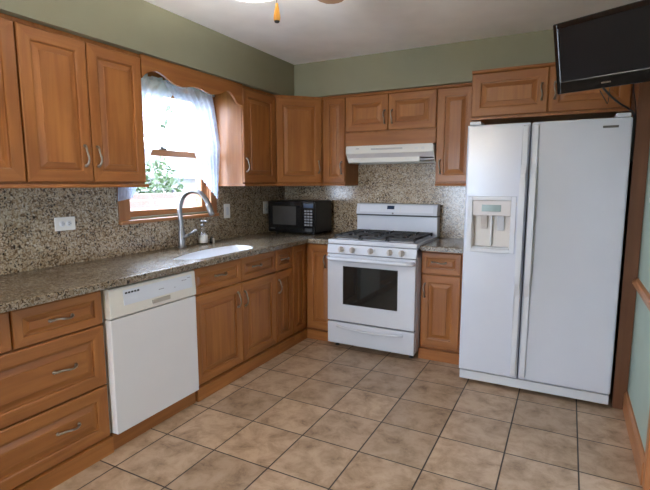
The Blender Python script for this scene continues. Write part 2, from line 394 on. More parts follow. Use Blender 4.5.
# ------------------------------------------------------------------ cabinet doors, drawers, handles
def panel_bm(x0, x1, z0, z1, yf, horiz=False, t=.02):
    """raised panel front: mitred frame, ogee groove, bevelled raised field; front plane at y = yf"""
    w, h = x1-x0, z1-z0; s = min(w, h)
    fw = min(.063, s*.25)
    k = min(1, s/.26)
    prof = [(0, t), (0, .005), (.005, 0), (fw-.006*k, 0), (fw, .002), (fw+.002*k, .011), (fw+.009*k, .0115), (fw+.036*k, .004), (fw+.0375*k, .0003)]
    bm = B(); rings = []
    for ins, dy in prof:
        rings.append([bm.verts.new(v) for v in ((x0+ins, yf+dy, z0+ins), (x1-ins, yf+dy, z0+ins), (x1-ins, yf+dy, z1-ins), (x0+ins, yf+dy, z1-ins))])
    for i in range(len(rings)-1):
        for q in range(4):
            f = bm.faces.new((rings[i][q], rings[i][(q+1) % 4], rings[i+1][(q+1) % 4], rings[i+1][q])); f.material_index = 1 if q in (0, 2) else 0
    f = bm.faces.new(rings[-1]); f.material_index = 1 if horiz else 0
    bm.faces.new(rings[0][::-1])
    return bm
def handle_bm(x, z, yf, vert, L=.105):
    """wavy bow pull with two posts, centred at x, z on the plane y = yf"""
    bm = B(); n = 14; pts = []; rad = []
    for i in range(n+1):
        t = i/n; s = (t-.5)*L
        out = .006 + .022*math.sin(PI*min(1, max(0, t)))**.55
        wob = .0045*math.sin(2*PI*t)
        pts.append((x+wob, yf-out, z+s) if vert else (x+s, yf-out, z+wob)); rad.append(.0062 - .0026*math.sin(PI*t)**2 + .0022*math.exp(-((t-.5)/.1)**2))
    tube(bm, pts, rad, 8)
    for e in (-1, 1):
        s = e*L*.5
        c = (x, yf, z+s) if vert else (x+s, yf, z)
        lathe(bm, [(.0085, 0), (.0085, -.003), (.0055, -.006), (.0055, -.012)], c, 10, 'y')
    return bm
def front(kind, parent, x0, x1, z0, z1, yf=-.02, handle=None):
    o = obj(kind, panel_bm(x0, x1, z0, z1, yf, kind == 'drawer'), [WZ, WX], parent)
    if handle:
        hx, hz, v = handle
        obj('handle', handle_bm(hx, hz, yf, v, .105), NICK, o)
    return o
GW, GB = 'maple wall cabinets', 'maple base cabinets'

# wall cabinets: local x to the right along the front, front of the carcass at y=0, depth into +y
UZ0, UZ1, UF = 1.357, 2.148, .294
def wall_cabinet(label, loc, rz, w, doors, h0=0, h1=UZ1-UZ0, d=.2925, rail=True, lip=(0, 0), name='wall_cabinet'):
    t = thing(name, label, 'cabinet', loc, rz, GW)
    bm = B(); box(bm, 0.0005, w-.0005, 0, d, h0+(.02 if rail else 0), h1)
    obj('carcass', bm, WZ, t)
    if rail:
        bm = B(); prism(bm, [(-.019, h0), (-.022, h0+.003), (-.021, h0+.009), (-.016, h0+.0195), (d, h0+.0195), (d, h0)], 'x', .0005-lip[0], w-.0005+lip[1])
        obj('light_rail', bm, WX, t)
    if rz == 0:
        bm = B(); prism(bm, [(0, h1-.022), (-.006, h1-.018), (-.010, h1-.008), (-.010, h1), (0, h1)], 'x', .0005, w-.0005)
        obj('top_molding', bm, WX, t)
    for dd in doors: front('door', t, *dd)
    return t
HZ = .17   # handle centre above the cabinet foot
dz0, dz1 = .030, .766
L = PI/2
wall_cabinet('maple wall cabinet at the left photo edge, only its end door in view', (UF, -3.490, UZ0), L, .716,
             [(.004, .355, dz0, dz1, -.02, (.32, HZ, True)), (.359, .712, dz0, dz1, -.02, (.395, HZ, True))])
wall_cabinet('two-door maple wall cabinet left of the window, above the horizontal outlet', (UF, -2.774, UZ0), L, .718,
             [(.004, .3555, dz0, dz1, -.02, (.312, HZ, True)), (.3595, .715, dz0, dz1, -.02, (.388, HZ, True))], lip=(0, .012))
wall_cabinet('single-door maple wall cabinet right of the window with a sunlit bare side', (UF, -1.078, UZ0), L, .466,
             [(.004, .460, dz0, dz1, -.02, (.032, HZ, True))])
wall_cabinet('narrow one-door maple wall cabinet between the corner cabinet and the hood', (.6115, -UF, UZ0), 0, .2305,
             [(.022, .227, dz0, dz1, -.02, (.198, HZ-.01, True))])
hc = wall_cabinet('short two-door maple wall cabinet over the range hood', (.843, -UF, UZ0), 0, .808,
             [(.003, .398, .468, dz1, -.02, (.367, .580, True)), (.402, .805, .468, dz1, -.02, (.433, .577, True))], h0=.345, rail=False)
bm = B(); box(bm, .001, .807, -.018, 0, .3455, .452, 0, .002); obj('valance_panel', bm, WX, hc)
wall_cabinet('one-door maple wall cabinet between the range hood and the refrigerator', (1.652, -UF, UZ0), 0, .309,
             [(.004, .295, dz0, dz1, -.02, (.040, HZ-.015, True))])
# diagonal corner wall cabinet
cc = thing('corner_wall_cabinet', 'diagonal maple corner wall cabinet above the microwave', 'cabinet', (0, 0, UZ0), 0, GW)
bm = B(); prism(bm, [(.001, -.001), (.001, -.611), (UF-.001, -.611), (.6105, -UF+.001), (.6105, -.001)], 'z', .02, UZ1-UZ0); obj('carcass', bm, WZ, cc)
s2 = math.sqrt(.5); dw = math.hypot(.6105-UF, .611-UF)
bm = B(); prism(bm, [(.001, -.001), (.001, -.611), (UF+.012, -.611), (UF+.018, -.618), (.618, -UF-.018), (.6105, -UF-.012), (.6105, -.001)], 'z', 0, .0195); obj('light_rail', bm, WX, cc)
dd = obj('door', panel_bm(.016, dw-.016, dz0, dz1, -.02), [WZ, WX], cc, (UF-.001, -.611, 0), PI/4)
obj('handle', handle_bm(dw-.045, HZ, -.02, True), NICK, dd)
# cabinet over the refrigerator
fc = thing('wall_cabinet', 'deep two-door maple cabinet over the white refrigerator', 'cabinet', (1.9635, -.55, 1.832), 0, GW)
bm = B(); box(bm, 0, .978, 0, .549, 0, .314); box(bm, 0, .978, 0, .205, .314, .342); obj('carcass', bm, WZ, fc)
bm = B(); prism(bm, [(0, .318), (-.012, .321), (-.018, .334), (-.018, .342), (0, .342)], 'x', 0, .978); obj('top_molding', bm, WX, fc)
front('door', fc, .004, .499, .020, .316, -.02, (.462, .160, True)); front('door', fc, .505, .974, .020, .316, -.02, (.542, .160, True))
# tall end panel
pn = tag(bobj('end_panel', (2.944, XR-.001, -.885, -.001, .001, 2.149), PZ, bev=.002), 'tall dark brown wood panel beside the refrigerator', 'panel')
# scalloped valance board over the sink
V = [(-2.0555, 2.008), (-2.05, 2.012), (-2.03, 2.035), (-2.005, 2.049), (-1.97, 2.063), (-1.944, 2.070), (-1.915, 2.068), (-1.872, 2.053), (-1.83, 2.034), (-1.789, 2.020), (-1.745, 2.014), (-1.70, 2.016),
     (-1.65, 2.027), (-1.606, 2.034), (-1.565, 2.034), (-1.527, 2.028), (-1.48, 2.017), (-1.435, 2.014), (-1.38, 2.022), (-1.324, 2.040), (-1.285, 2.060), (-1.255, 2.069), (-1.222, 2.062), (-1.185, 2.037), (-1.16, 2.012), (-1.138, 1.996), (-1.11, 1.989), (-1.0795, 1.988)]
bm = B(); prism(bm, V + [(-1.0795, 2.148), (-2.0555, 2.148)], 'x', .294, .313)
tag(obj('scalloped_valance', bm, WY), 'scalloped maple valance board between the cabinets above the window', 'valance')

# base cabinets: local y=0 is the carcass front, doors stand proud of it
BZ1 = .866; BF = .590
def base_cabinet(label, loc, rz, w, fronts, d=.585, toe=.032):
    t = thing('base_cabinet', label, 'cabinet', loc, rz, GB)
    bm = B(); a, b = .0005, w-.0005
    box(bm, a, a+.018, .018, d, 0, BZ1); box(bm, b-.018, b, .018, d, 0, BZ1); box(bm, a+.018, b-.018, .018, d, .085, .10); box(bm, a+.018, b-.018, d-.012, d, .10, BZ1)
    box(bm, a, b, 0, .018, .085, BZ1)
    obj('carcass', bm, WZ, t)
    bobj('toe_kick', (a, b, -toe, .0175, .0005, .084), WX, t)
    for f in fronts: front(*f[:1], t, *f[1:])
    return t
DT0, DT1, DB0, DB1 = .688, .856, .098, .678
base_cabinet('maple drawer base at the left photo edge, two small drawers over two wide ones', (BF, -3.52, 0), L, .888,
  [('drawer', .004, .455, .688, .856, -.02, (.23, .772, False)), ('drawer', .463, .884, .688, .856, -.02, (.672, .772, False)),
   ('drawer', .004, .884, .372, .680, -.02, (.672, .530, False)), ('drawer', .004, .884, .090, .364, -.02, (.665, .236, False))])
sb = base_cabinet('wide maple sink base with two doors below two drawers', (BF, -2.012, 0), L, .926,
  [('drawer', .004, .485, DT0, DT1, -.02, (.262, .780, False)), ('drawer', .489, .922, DT0, DT1, -.02, (.668, .777, False)),
   ('door', .004, .485, DB0, DB1, -.02, (.436, .57, True)), ('door', .489, .922, DB0, DB1, -.02, (.518, .56, True))])
base_cabinet('narrow maple base with one drawer and one door beside the blank corner', (BF, -1.086, 0), L, .252,
  [('drawer', .004, .248, DT0, DT1, -.02, (.126, .772, False)), ('door', .004, .248, DB0, DB1, -.02, (.035, .56, True))])
base_cabinet('small maple base cabinet between the range and the refrigerator', (1.6415, -BF, 0), 0, .3525,
  [('drawer', .003, .305, .688, .852, -.02, (.138, .778, False)), ('door', .003, .305, .105, .678, -.02, (.034, .552, True))], toe=.040)
cb = thing('corner_base_cabinet', 'inside corner maple base cabinet under the microwave, two doors meeting at right angles', 'cabinet', (0, 0, 0), 0, GB)
bm = B(); prism(bm, [(.005, -.005), (.005, -.833), (BF, -.833), (BF, -BF), (.885, -BF), (.885, -.005)], 'z', .085, BZ1); obj('carcass', bm, WZ, cb)
bm = B(); prism(bm, [(.005, -.005), (.005, -.833), (BF+.032, -.833), (BF+.032, -BF-.032), (.885, -BF-.032), (.885, -.005)], 'z', .0005, .0845); obj('toe_kick', bm, WX, cb)
obj('door', panel_bm(.003, .218, DB0, DT1, -.02), [WZ, WX], cb, (BF, -.833, 0), L)
dd = obj('door', panel_bm(.024, .294, DB0, DT1, -.02), [WZ, WX], cb, (BF, -BF, 0), 0)
obj('handle', handle_bm(.208, .710, -.02, True), NICK, dd)

# ------------------------------------------------------------------ worktops and backsplash
def slab(name, outer, hole, z0, z1):
    bm = B()
    def loop(p): 
        vs = [bm.verts.new((x, y, z1)) for x, y in p]
        return [bm.edges.new((vs[i], vs[(i+1) % len(vs)])) for i in range(len(vs))]
    es = loop(outer) + (loop(hole) if hole else [])
    bmesh.ops.triangle_fill(bm, use_beauty=True, use_dissolve=False, edges=es)
    top = bm.faces[:]
    r = bmesh.ops.extrude_face_region(bm, geom=top)
    bmesh.ops.translate(bm, verts=[v for v in r['geom'] if isinstance(v, bmesh.types.BMVert)], vec=(0, 0, z0-z1))
    bmesh.ops.recalc_face_normals(bm, faces=bm.faces[:])
    se = [e for e in bm.edges if len(e.link_faces) == 2 and all(abs(v.co.z-z1) < 1e-6 for v in e.verts) and abs(e.link_faces[0].normal.z-e.link_faces[1].normal.z) > .5]
    bmesh.ops.bevel(bm, geom=se, offset=.006, segments=3, affect='EDGES', profile=.5)
    return obj(name, bm, GRAN_SHADED)
CZ0, CZ1, CF = .868, .905, .655
def sink_outline(off=0, xf=.588):
    y0, y1, n, R = -1.99-off, -1.245+off, 14, .15
    b = [(.300-off+.55*(y+1.52)**2, y) for y in [y0+(y1-y0)*i/n for i in range(n+1)]]
    xf += off; A = [PI/2*i/7 for i in range(8)]
    xb0, xb1 = b[0][0], b[-1][0]
    R0, R1 = min(R, xf-xb0-.01), min(R, xf-xb1-.01)
    return b + [(xf-R1+R1*math.sin(a), y1-R1+R1*math.cos(a)) for a in A] + [(xf-R0+R0*math.cos(a), y0+R0-R0*math.sin(a)) for a in A]
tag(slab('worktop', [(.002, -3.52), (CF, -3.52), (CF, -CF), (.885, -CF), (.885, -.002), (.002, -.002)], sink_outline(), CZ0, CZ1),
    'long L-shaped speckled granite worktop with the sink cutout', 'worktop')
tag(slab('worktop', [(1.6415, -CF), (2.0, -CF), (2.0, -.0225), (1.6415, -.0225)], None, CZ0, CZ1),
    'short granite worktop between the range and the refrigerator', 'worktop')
bm = B(); prism(bm, [(-3.52, CZ1), (-.0225, CZ1), (-.0225, 1.355), (-1.0775, 1.355), (-1.0775, 1.106), (-2.047, 1.106), (-2.047, 1.355), (-3.52, 1.355)], 'x', .001, .02)
tag(obj('backsplash', bm, GRAN), 'granite backsplash around the window on the sink wall', 'backsplash')
bm = B(); prism(bm, [(.001, CZ1), (2.0, CZ1), (2.0, 1.355), (1.6505, 1.355), (1.6505, 1.70), (.8445, 1.70), (.8445, 1.355), (.001, 1.355)], 'y', -.0215, -.001)
tag(obj('backsplash', bm, GRAN), 'granite backsplash behind the range and microwave', 'backsplash')

# sink: white undermount bowl hung below the cutout
bm = B(); rings = []
for off, z, xf in ((-.0035, CZ1-.006, .588), (-.005, CZ1-.0065, .588), (-.006, CZ0+.003, .588), (-.008, CZ0-.004, .566), (-.010, .80, .566), (-.014, .72, .566), (-.035, .695, .566), (-.09, .690, .566)):
    rings.append([bm.verts.new((x, y, z)) for x, y in sink_outline(off, xf)])
n = len(rings[0])
for i in range(len(rings)-1):
    for k in range(n):
        f = bm.faces.new((rings[i][k], rings[i][(k+1) % n], rings[i+1][(k+1) % n], rings[i+1][k])); f.smooth = True
bm.faces.new(rings[-1])
sk = obj('sink', bm, PORC, normals=False); md = sk.modifiers.new('shell', 'SOLIDIFY'); md.thickness = .004; md.offset = 0
tag(sk, 'white curved undermount sink set in the granite worktop', 'sink')
bm = B(); lathe(bm, [(.0, .0), (.04, 0), (.043, .003), (.03, .005), (.0, .004)], (.46, -1.55, .6935), 20); obj('drain', bm, STEEL, sk)

# ------------------------------------------------------------------ faucet, soap, bottle
fx, fy = .098, -1.57
fa = thing('faucet', 'tall brushed steel gooseneck pull-down faucet behind the sink', 'faucet', (fx, fy, CZ1))
bm = B(); lathe(bm, [(.030, 0), (.032, .006), (.027, .012), (.0245, .03), (.024, .12), (.018, .135), (.018, .15)], (0, 0, 0), 20); obj('base', bm, STEEL, fa)
bm = B(); tube(bm, fine([(0, 0, .14), (-.004, 0, .22), (-.008, 0, .28), (.015, 0, .355), (.06, 0, .402), (.125, 0, .420), (.19, 0, .408), (.238, 0, .372), (.268, 0, .33)], 5), .0175, 14); obj('spout', bm, STEEL, fa)
bm = B(); tube(bm, [(.266, 0, .333), (.272, 0, .318), (.284, 0, .288), (.297, 0, .255), (.299, 0, .25)], [.0185, .020, .022, .021, .016], 16); obj('spray_head', bm, STEEL, fa)
bm = B(); tube(bm, [(.012, 0, .075), (.03, .012, .085), (.045, .02, .093)], [.014, .012, .010], 12); tube(bm, [(.04, .018, .09), (.07, .035, .112), (.105, .05, .135)], [.009, .0085, .010], 10); obj('lever', bm, STEEL, fa)
sd = thing('soap_dispenser', 'clear soap dispenser bottle with pump beside the faucet', 'dispenser', (.095, -1.34, CZ1))
bm = B(); lathe(bm, [(.0, .001), (.032, .001), (.034, .006), (.034, .10), (.030, .115), (.016, .128), (.013, .134), (.013, .140), (0, .140)], (0, 0, 0), 20); obj('bottle', bm, BOTTLE, sd)
bm = B(); lathe(bm, [(.0345, .012), (.0350, .013), (.0350, .070), (.0345, .071)], (0, 0, 0), 20); obj('label', bm, SOAP, sd)
bm = B(); lathe(bm, [(.0, .139), (.015, .1405), (.015, .155), (.006, .158), (.005, .175), (.015, .177), (.016, .187), (0, .188)], (0, 0, 0), 16); tube(bm, [(.01, 0, .182), (.04, -.005, .182), (.05, -.006, .176)], .005, 8); obj('pump', bm, STEEL, sd)
sp = thing('small_bottle', 'small black and white bottle right of the soap dispenser', 'bottle', (.115, -1.262, CZ1))
bm = B(); lathe(bm, [(0, 0), (.016, 0), (.018, .004), (.018, .035), (.010, .045), (.009, .052), (0, .052)], (0, 0, 0), 16); obj('body', bm, BLKG, sp)
bm = B(); prism(bm, [(.0185, .0), (.021, .003), (.020, .03), (.014, .042), (.0185, .028)], 'y', -.009, .009); obj('label', bm, SOAP, sp)

# ------------------------------------------------------------------ wall plates
def plate(name, label, loc, rz, w, h, kind, horiz=False):
    t = thing(name, label, 'outlet' if kind == 'outlet' else 'switch', loc, rz, 'white wall plates')
    bm = B(); box(bm, -w/2, w/2, -.006, 0, -h/2, h/2, 0, .002); obj('cover', bm, PLATE, t)
    if kind == 'switch':
        bm = B(); prism(bm, [(-.0095, -.033), (-.007, -.0335), (-.006, -.0335), (-.006, .0335), (-.0075, .0335)], 'x', -.016, .016); obj('rocker', bm, PORC, t)
    else:
        for s in (-1, 1):
            c = (s*.021, 0) if horiz else (0, s*.021)
            bm = B(); lathe(bm, [(.0165, -.006), (.0165, -.008), (.015, -.009), (0, -.009)], (c[0], 0, c[1]), 18, 'y')
            r = obj('receptacle', bm, PORC, t)
            bm = B()
            for q in (-1, 1):
                if horiz: box(bm, c[0]-.004, c[0]+.004, -.0095, -.0088, c[1]+q*.006-.0012, c[1]+q*.006+.0012)
                else: box(bm, c[0]+q*.006-.0012, c[0]+q*.006+.0012, -.0095, -.0088, c[1]-.004, c[1]+.004)
            lathe(bm, [(.0025, -.0088), (.0025, -.0095)], (c[0]+(.010 if horiz else 0), 0, c[1]-(0 if horiz else .010)), 8, 'y')
            obj('slots', bm, BLKM, r)
plate('wall_outlet', 'white horizontal outlet plate under the left wall cabinets', (.0203, -2.415, 1.146), L, .124, .078, 'outlet', True)
plate('light_switch', 'white rocker switch plate on granite right of the faucet', (.0203, -.955, 1.143), L, .078, .122, 'switch')
plate('wall_outlet', 'white upright outlet plate partly hidden behind the microwave', (.0203, -.375, 1.147), L, .075, .118, 'outlet')
plate('light_switch', 'white switch plate on the right wall near the refrigerator', (XR-.0003, -1.13, 1.335), -L, .075, .118, 'switch')

# ------------------------------------------------------------------ dishwasher (front faces +x)
dwt = thing('dishwasher', 'white dishwasher with cream control panel between the maple drawers', 'dishwasher', (.590, -2.625, 0), L)
W = .606
bobj('body', (.002, W-.002, .002, .565, .09, .862), PLASTW, dwt)
bm = B(); box(bm, .004, W-.004, -.055, 0, .094, .700, 0, .005); obj('door', bm, DWW, dwt)
cp = B(); prism(cp, [(-.052, .704), (-.060, .712), (-.052, .850), (-.046, .857), (0, .857), (0, .704)], 'x', .004, W-.004, bev=.002); cp = obj('control_panel', cp, BISQ, dwt)
bm = B(); prism(bm, [(-.0575, .760), (-.0600, .7605), (-.0545, .838), (-.053, .8385)], 'x', .085, W-.035); obj('label_strip', bm, PLASTW, cp)
for i in range(5):
    x = .096+i*.019; bm = B(); box(bm, x, x+.012, -.0595, -.053, .818, .827, 0, .001); obj('button', bm, BLKM, cp)
bm = B(); box(bm, .265, .392, -.0655, -.055, .728, .751, 0, .003); obj('latch', bm, LATCH, cp)
for q in [(.315, .352, -.0585, -.056, .796, .799), (.535, .56, -.0565, -.053, .822, .825), (.43, .436, -.059, -.0565, .785, .789)] + [(.49+i*.014, .498+i*.014, -.0575, -.054, .812, .816) for i in range(3)]:
    bm = B(); box(bm, *q); obj('marking', bm, MARK, cp)
bobj('toe_panel', (.002, W-.002, -.018, .0015, .0005, .088), WX, dwt)

# ------------------------------------------------------------------ range
X0, X1 = .888, 1.640; rg = thing('range', 'white gas range with black grates, between the maple base cabinets', 'range', ((X0+X1)/2, -.376, 0))
hw = (X1-X0)/2; rx = (X0+X1)/2; yo = .36
bm = B(); box(bm, -hw, hw, -.68+yo, -.025+yo, .060, .885); obj('body', bm, ENAMEL, rg)
for sx in (-1, 1):
    for yy in (-.63, -.08):
        bm = B(); lathe(bm, [(.018, 0.0005), (.02, .004), (.014, .01), (.012, .060)], (sx*(hw-.05), yy+yo, 0), 12); obj('foot', bm, BLKM, rg)
bobj('gap_shade_plate', (-hw+.006, hw-.006, -.683+yo, -.6802+yo, .062, .815), BLKM, rg)  # black plate that paints the shade into the gaps around door and drawer
bm = B(); box(bm, -hw+.002, hw-.002, -.724+yo, -.6832+yo, .050, .233, 0, .006)
dr = obj('drawer', bm, ENAMEL, rg)
bm = B(); pts = [(-hw+.09+i*(2*hw-.18)/12, -.724+yo-.014*math.sin(PI*i/12)**.4, .200-.018*math.sin(PI*i/12)) for i in range(13)]; tube(bm, pts, .011, 8); obj('handle', bm, ENAMEL, dr)
bm = B(); box(bm, -hw+.002, hw-.002, -.727+yo, -.6832+yo, .245, .806, 0, .006)
dr = obj('oven_door', bm, ENAMEL, rg)
bm = B(); box(bm, 1.036-rx, 1.496-rx, -.7285+yo, -.725+yo, .396, .708, 0, .001); wi = obj('window', bm, OVENG, dr)
bm = B(); a, b_, c_, d_ = 1.036-rx, 1.496-rx, .396, .708
for q in ((a-.004, b_+.004, c_-.004, c_), (a-.004, b_+.004, d_, d_+.004), (a-.004, a, c_, d_), (b_, b_+.004, c_, d_)): box(bm, q[0], q[1], -.7288+yo, -.7255+yo, q[2], q[3])
obj('gasket', bm, BLKM, wi)
bm = B(); n = 24
pts = [(-hw+.012+i*(2*hw-.024)/n, -.727+yo-.045*min(1, math.sin(PI*i/n)*5)**.6, .772) for i in range(n+1)]
tube(bm, pts, .017, 10, flat=1.0); obj('handle', bm, ENAMEL, dr)
bm = B(); prism(bm, [(-.728+yo, .812), (-.716+yo, .884), (-.60+yo, .884), (-.60+yo, .812)], 'x', -hw, hw, bev=.003); cpn = obj('control_panel', bm, ENAMEL, rg)
for kx in (1.011, 1.11, 1.267, 1.426, 1.523):
    x = kx-rx; bm = B(); box(bm, x-.020, x+.034, -.7275+yo, -.7215+yo, .828, .866, 0, .001)
    pl = obj('dial_plate', bm, PLASTW, cpn)
    bm = B(); lathe(bm, [(.024, -.7235), (.024, -.733), (.020, -.738), (.019, -.748), (0, -.749)], (x+.004, yo, .848), 18, 'y'); box(bm, x-.004, x+.012, -.760+yo, -.74+yo, .826, .870, 0, .003)
    obj('knob', bm, KNOB, cpn)
bm = B(); box(bm, -hw, hw, -.712+yo, -.120+yo, .877, .912, 0, .005); ck = obj('cooktop', bm, ENAMEL, rg, (0, 0, .012))
bm = B(); box(bm, -hw+.05, hw-.05, -.64+yo, -.15+yo, .9121, .914); obj('burner_pan', bm, ENAMEL, ck)
for bxx in (-.19, .19):
    for byy in (-.50, -.24):
        bm = B(); lathe(bm, [(.055, .914), (.05, .918), (.036, .920), (.034, .927), (0, .928)], (bxx, byy+yo, 0), 20); obj('burner', bm, IRON, ck)
bm = B(); lathe(bm, [(.04, .914), (.036, .919), (.03, .925), (0, .926)], (0, -.37+yo, 0), 20); obj('burner', bm, IRON, ck)
for s in (-1, 0, 1):
    bm = B(); xa, xb = {-1: (-.345, -.118), 0: (-.112, .112), 1: (.118, .345)}[s]; ya, yb = -.655+yo, -.145+yo; h0, h1 = .930, .946
    for x in (xa, xb-.014): box(bm, x, x+.014, ya, yb, h0, h1, 0, .002)
    for y in (ya, (ya+yb)/2-.007, yb-.014): box(bm, xa, xb, y, y+.014, h0, h1, 0, .002)
    xm = (xa+xb)/2
    for yc in ((ya*3+yb)/4, (ya+yb*3)/4):
        box(bm, xa, xm-.025, yc-.005, yc+.005, h0, h1+.004, 0, .002); box(bm, xm+.025, xb, yc-.005, yc+.005, h0, h1+.004, 0, .002)
        box(bm, xm-.005, xm+.005, yc+.025, yc+.11, h0, h1+.004, 0, .002); box(bm, xm-.005, xm+.005, yc-.11, yc-.025, h0, h1+.004, 0, .002)
    for x in (xa, xb-.014):
        for y in (ya, yb-.014): box(bm, x, x+.014, y, y+.014, .9142, h0)
    obj('grate', bm, IRON, ck)
bg_ = B(); box(bg_, -hw, hw, -.118+yo, -.026+yo, .912, 1.088, 0, .003); bgd = obj('backguard', bg_, ENAMEL, rg)
bm = B(); box(bm, -hw+.002, hw-.002, -.139+yo, -.03+yo, 1.0882, 1.0985); obj('gap_shade_strip', bm, BLKM, bgd)  # flush black strip drawn for the shade of the gap below the console
bm = B(); prism(bm, [(-.140+yo, 1.099), (-.142+yo, 1.105), (-.120+yo, 1.188), (-.110+yo, 1.196), (-.026+yo, 1.198), (-.026+yo, 1.099)], 'x', -hw, hw, bev=.003); cons = obj('console', bm, ENAMEL, bgd)
def cpl(x0, x1, z0, z1, d=.0015):   # patch on the tilted console face, z measured up
    f = lambda z: -.142+yo+(z-1.105)*.022/.083
    bm = B(); prism(bm, [(f(z0)-d, z0), (f(z1)-d, z1), (f(z1)+.002, z1), (f(z0)+.002, z0)], 'x', x0, x1); return bm
obj('touch_panel', cpl(-hw+.035, hw-.035, 1.122, 1.186, .0012), PLASTW, cons)
obj('display', cpl(-.078, -.010, 1.148, 1.180, .0022), LCDB, cons)
for i in range(4):
    for k in range(4):
        if k in (1, 2) and i > 1: continue
        x = [-.135, -.110, .010, .040][k]; z = 1.128+i*.014
        f = -.142+yo+(z-1.105)*.022/.083; bm = B(); box(bm, x, x+.012, f-.0018, f+.001, z, z+.006); obj('button', bm, BTNW, cons)
bm = B(); lathe(bm, [(.008, -.1435+yo), (.008, -.138+yo)], (-.02, 0, 1.112), 16, 'y'); obj('badge', bm, MARK, cons)

# ------------------------------------------------------------------ hood
hd = thing('range_hood', 'white under-cabinet range hood above the gas range', 'range hood', (1.252, -.17, 1.555))
hx = .386
bm = B()
box(bm, -hx, hx, -.165, .145, .132, .1455, 0, .002)                     # top
box(bm, -hx, hx, -.172, -.160, .078, .1455, 0, .003)                    # front strip
for s in (-1, 1): prism(bm, [(-.165, .080), (-.165, .13), (.145, .13), (.145, .0), (-.10, .0)], 'x', s*hx-.004, s*hx+.004)
box(bm, -hx, hx, .135, .147, 0, .13)
obj('shell', bm, HOODW, hd)
bm = B(); prism(bm, [(-.160, .078), (-.160, .083), (-.128, .044), (-.128, .039)], 'x', -hx+.005, hx-.005); obj('underside', bm, GREYP, hd)
bm = B(); box(bm, -hx+.005, hx-.12, -.132, -.126, .004, .044, 0, .002); obj('light_lens', bm, HOODW, hd)
bm = B(); box(bm, -hx+.005, hx-.005, -.126, .134, .020, .026); obj('filter', bm, STEEL, hd)
bm = B()
for i in range(3): box(bm, -.15, .13, -.1735, -.171, .107+i*.005, .1095+i*.005)
obj('vent_slots', bm, MARK, hd)
for x in (.235, .29): bm = B(); box(bm, x, x+.027, -.1745, -.171, .100, .118, 0, .001); obj('switch', bm, BTNW, hd)
bm = B(); box(bm, -.29, -.26, -.1735, -.171, .118, .123); obj('badge', bm, MARK, hd)

# ------------------------------------------------------------------ refrigerator
fr = thing('refrigerator', 'white side-by-side refrigerator with water dispenser under the cabinet', 'refrigerator', (2.472, -.45, 0))
ox, oy = 2.472, .45
a0, a1, f0, f1 = 2.0196-ox, 2.3955-ox, 2.4035-ox, 2.9245-ox
yf, yb = -.943+oy, -.863+oy
bobj('body', (2.024-ox, 2.92-ox, -.860+oy, -.05+oy, .03, 1.735), FRIDGEW, fr, bev=.004)
for x in (2.08, 2.86):
    for y in (-.80, -.12):
        bm = B(); lathe(bm, [(.02, .0005), (.022, .005), (.018, .03)], (x-ox, y+oy, 0), 12); obj('foot', bm, BLKM, fr)
gr = B(); box(gr, 2.024-ox, 2.92-ox, -.925+oy, -.861+oy, .030, .090, 0, .004); gr = obj('base_grille', gr, PLASTW, fr)
# freezer door with the dispenser recess cut into it
hx0, hx1, hz0, hz1, dep = 2.070-ox, 2.310-ox, .952, 1.272, .062
bm = B(); xs, zs = [a0, hx0, hx1, a1], [.100, hz0, hz1, 1.750]
gv = [[bm.verts.new((x, yf, z)) for z in zs] for x in xs]
for i in range(3):
    for j in range(3):
        if (i, j) != (1, 1): bm.faces.new((gv[i][j], gv[i+1][j], gv[i+1][j+1], gv[i][j+1]))
hb = [bm.verts.new((x, yf+dep, z)) for x, z in ((hx0, hz0), (hx1, hz0), (hx1, hz1), (hx0, hz1))]
hf = [gv[1][1], gv[2][1], gv[2][2], gv[1][2]]
for i in range(4): bm.faces.new((hf[i], hf[(i+1) % 4], hb[(i+1) % 4], hb[i]))
bm.faces.new(hb)
ring = [gv[0][0], gv[1][0], gv[2][0], gv[3][0], gv[3][1], gv[3][2], gv[3][3], gv[2][3], gv[1][3], gv[0][3], gv[0][2], gv[0][1]]
back = [bm.verts.new((v.co.x, yb, v.co.z)) for v in ring]
for i in range(12): bm.faces.new((ring[i], ring[(i+1) % 12], back[(i+1) % 12], back[i]))
bm.faces.new(back)
bmesh.ops.recalc_face_normals(bm, faces=bm.faces[:])
rs = set(ring)
es = [e for e in bm.edges if e.verts[0] in rs and e.verts[1] in rs and (abs(e.link_faces[0].normal.dot(e.link_faces[1].normal)) < .3)]
bmesh.ops.bevel(bm, geom=es, offset=.012, segments=3, affect='EDGES', profile=.5)
fz = obj('freezer_door', bm, FRIDGEW, fr)
bm = B(); box(bm, f0, f1, yf, yb, .100, 1.750, 0, .012, 3); rd = obj('refrigerator_door', bm, FRIDGEW, fr)
def fr_handle(parent, x0, x1):
    bm = B(); p = [(yf+.001, .115), (yf-.016, .125), (yf-.018, .66), (yf-.044, .74), (yf-.047, .80), (yf-.047, 1.38), (yf-.044, 1.43), (yf-.018, 1.50), (yf-.016, 1.728), (yf+.001, 1.738)]
    prism(bm, p, 'x', x0, x1, bev=.006); obj('handle', bm, PLASTW, parent)
fr_handle(fz, 2.354-ox, 2.387-ox); fr_handle(rd, 2.412-ox, 2.445-ox)
bm = B(); box(bm, 2.779-ox, 2.857-ox, yf-.004, yf+.001, 1.693, 1.706, 0, .001); obj('badge', bm, CHROME, rd)
for xa, xb in ((2.03, 2.10), (2.84, 2.915)):
    bm = B(); box(bm, xa-ox, xb-ox, -.93+oy, -.80+oy, 1.7505, 1.775, 0, .007); obj('hinge_cover', bm, PLASTW, fr)
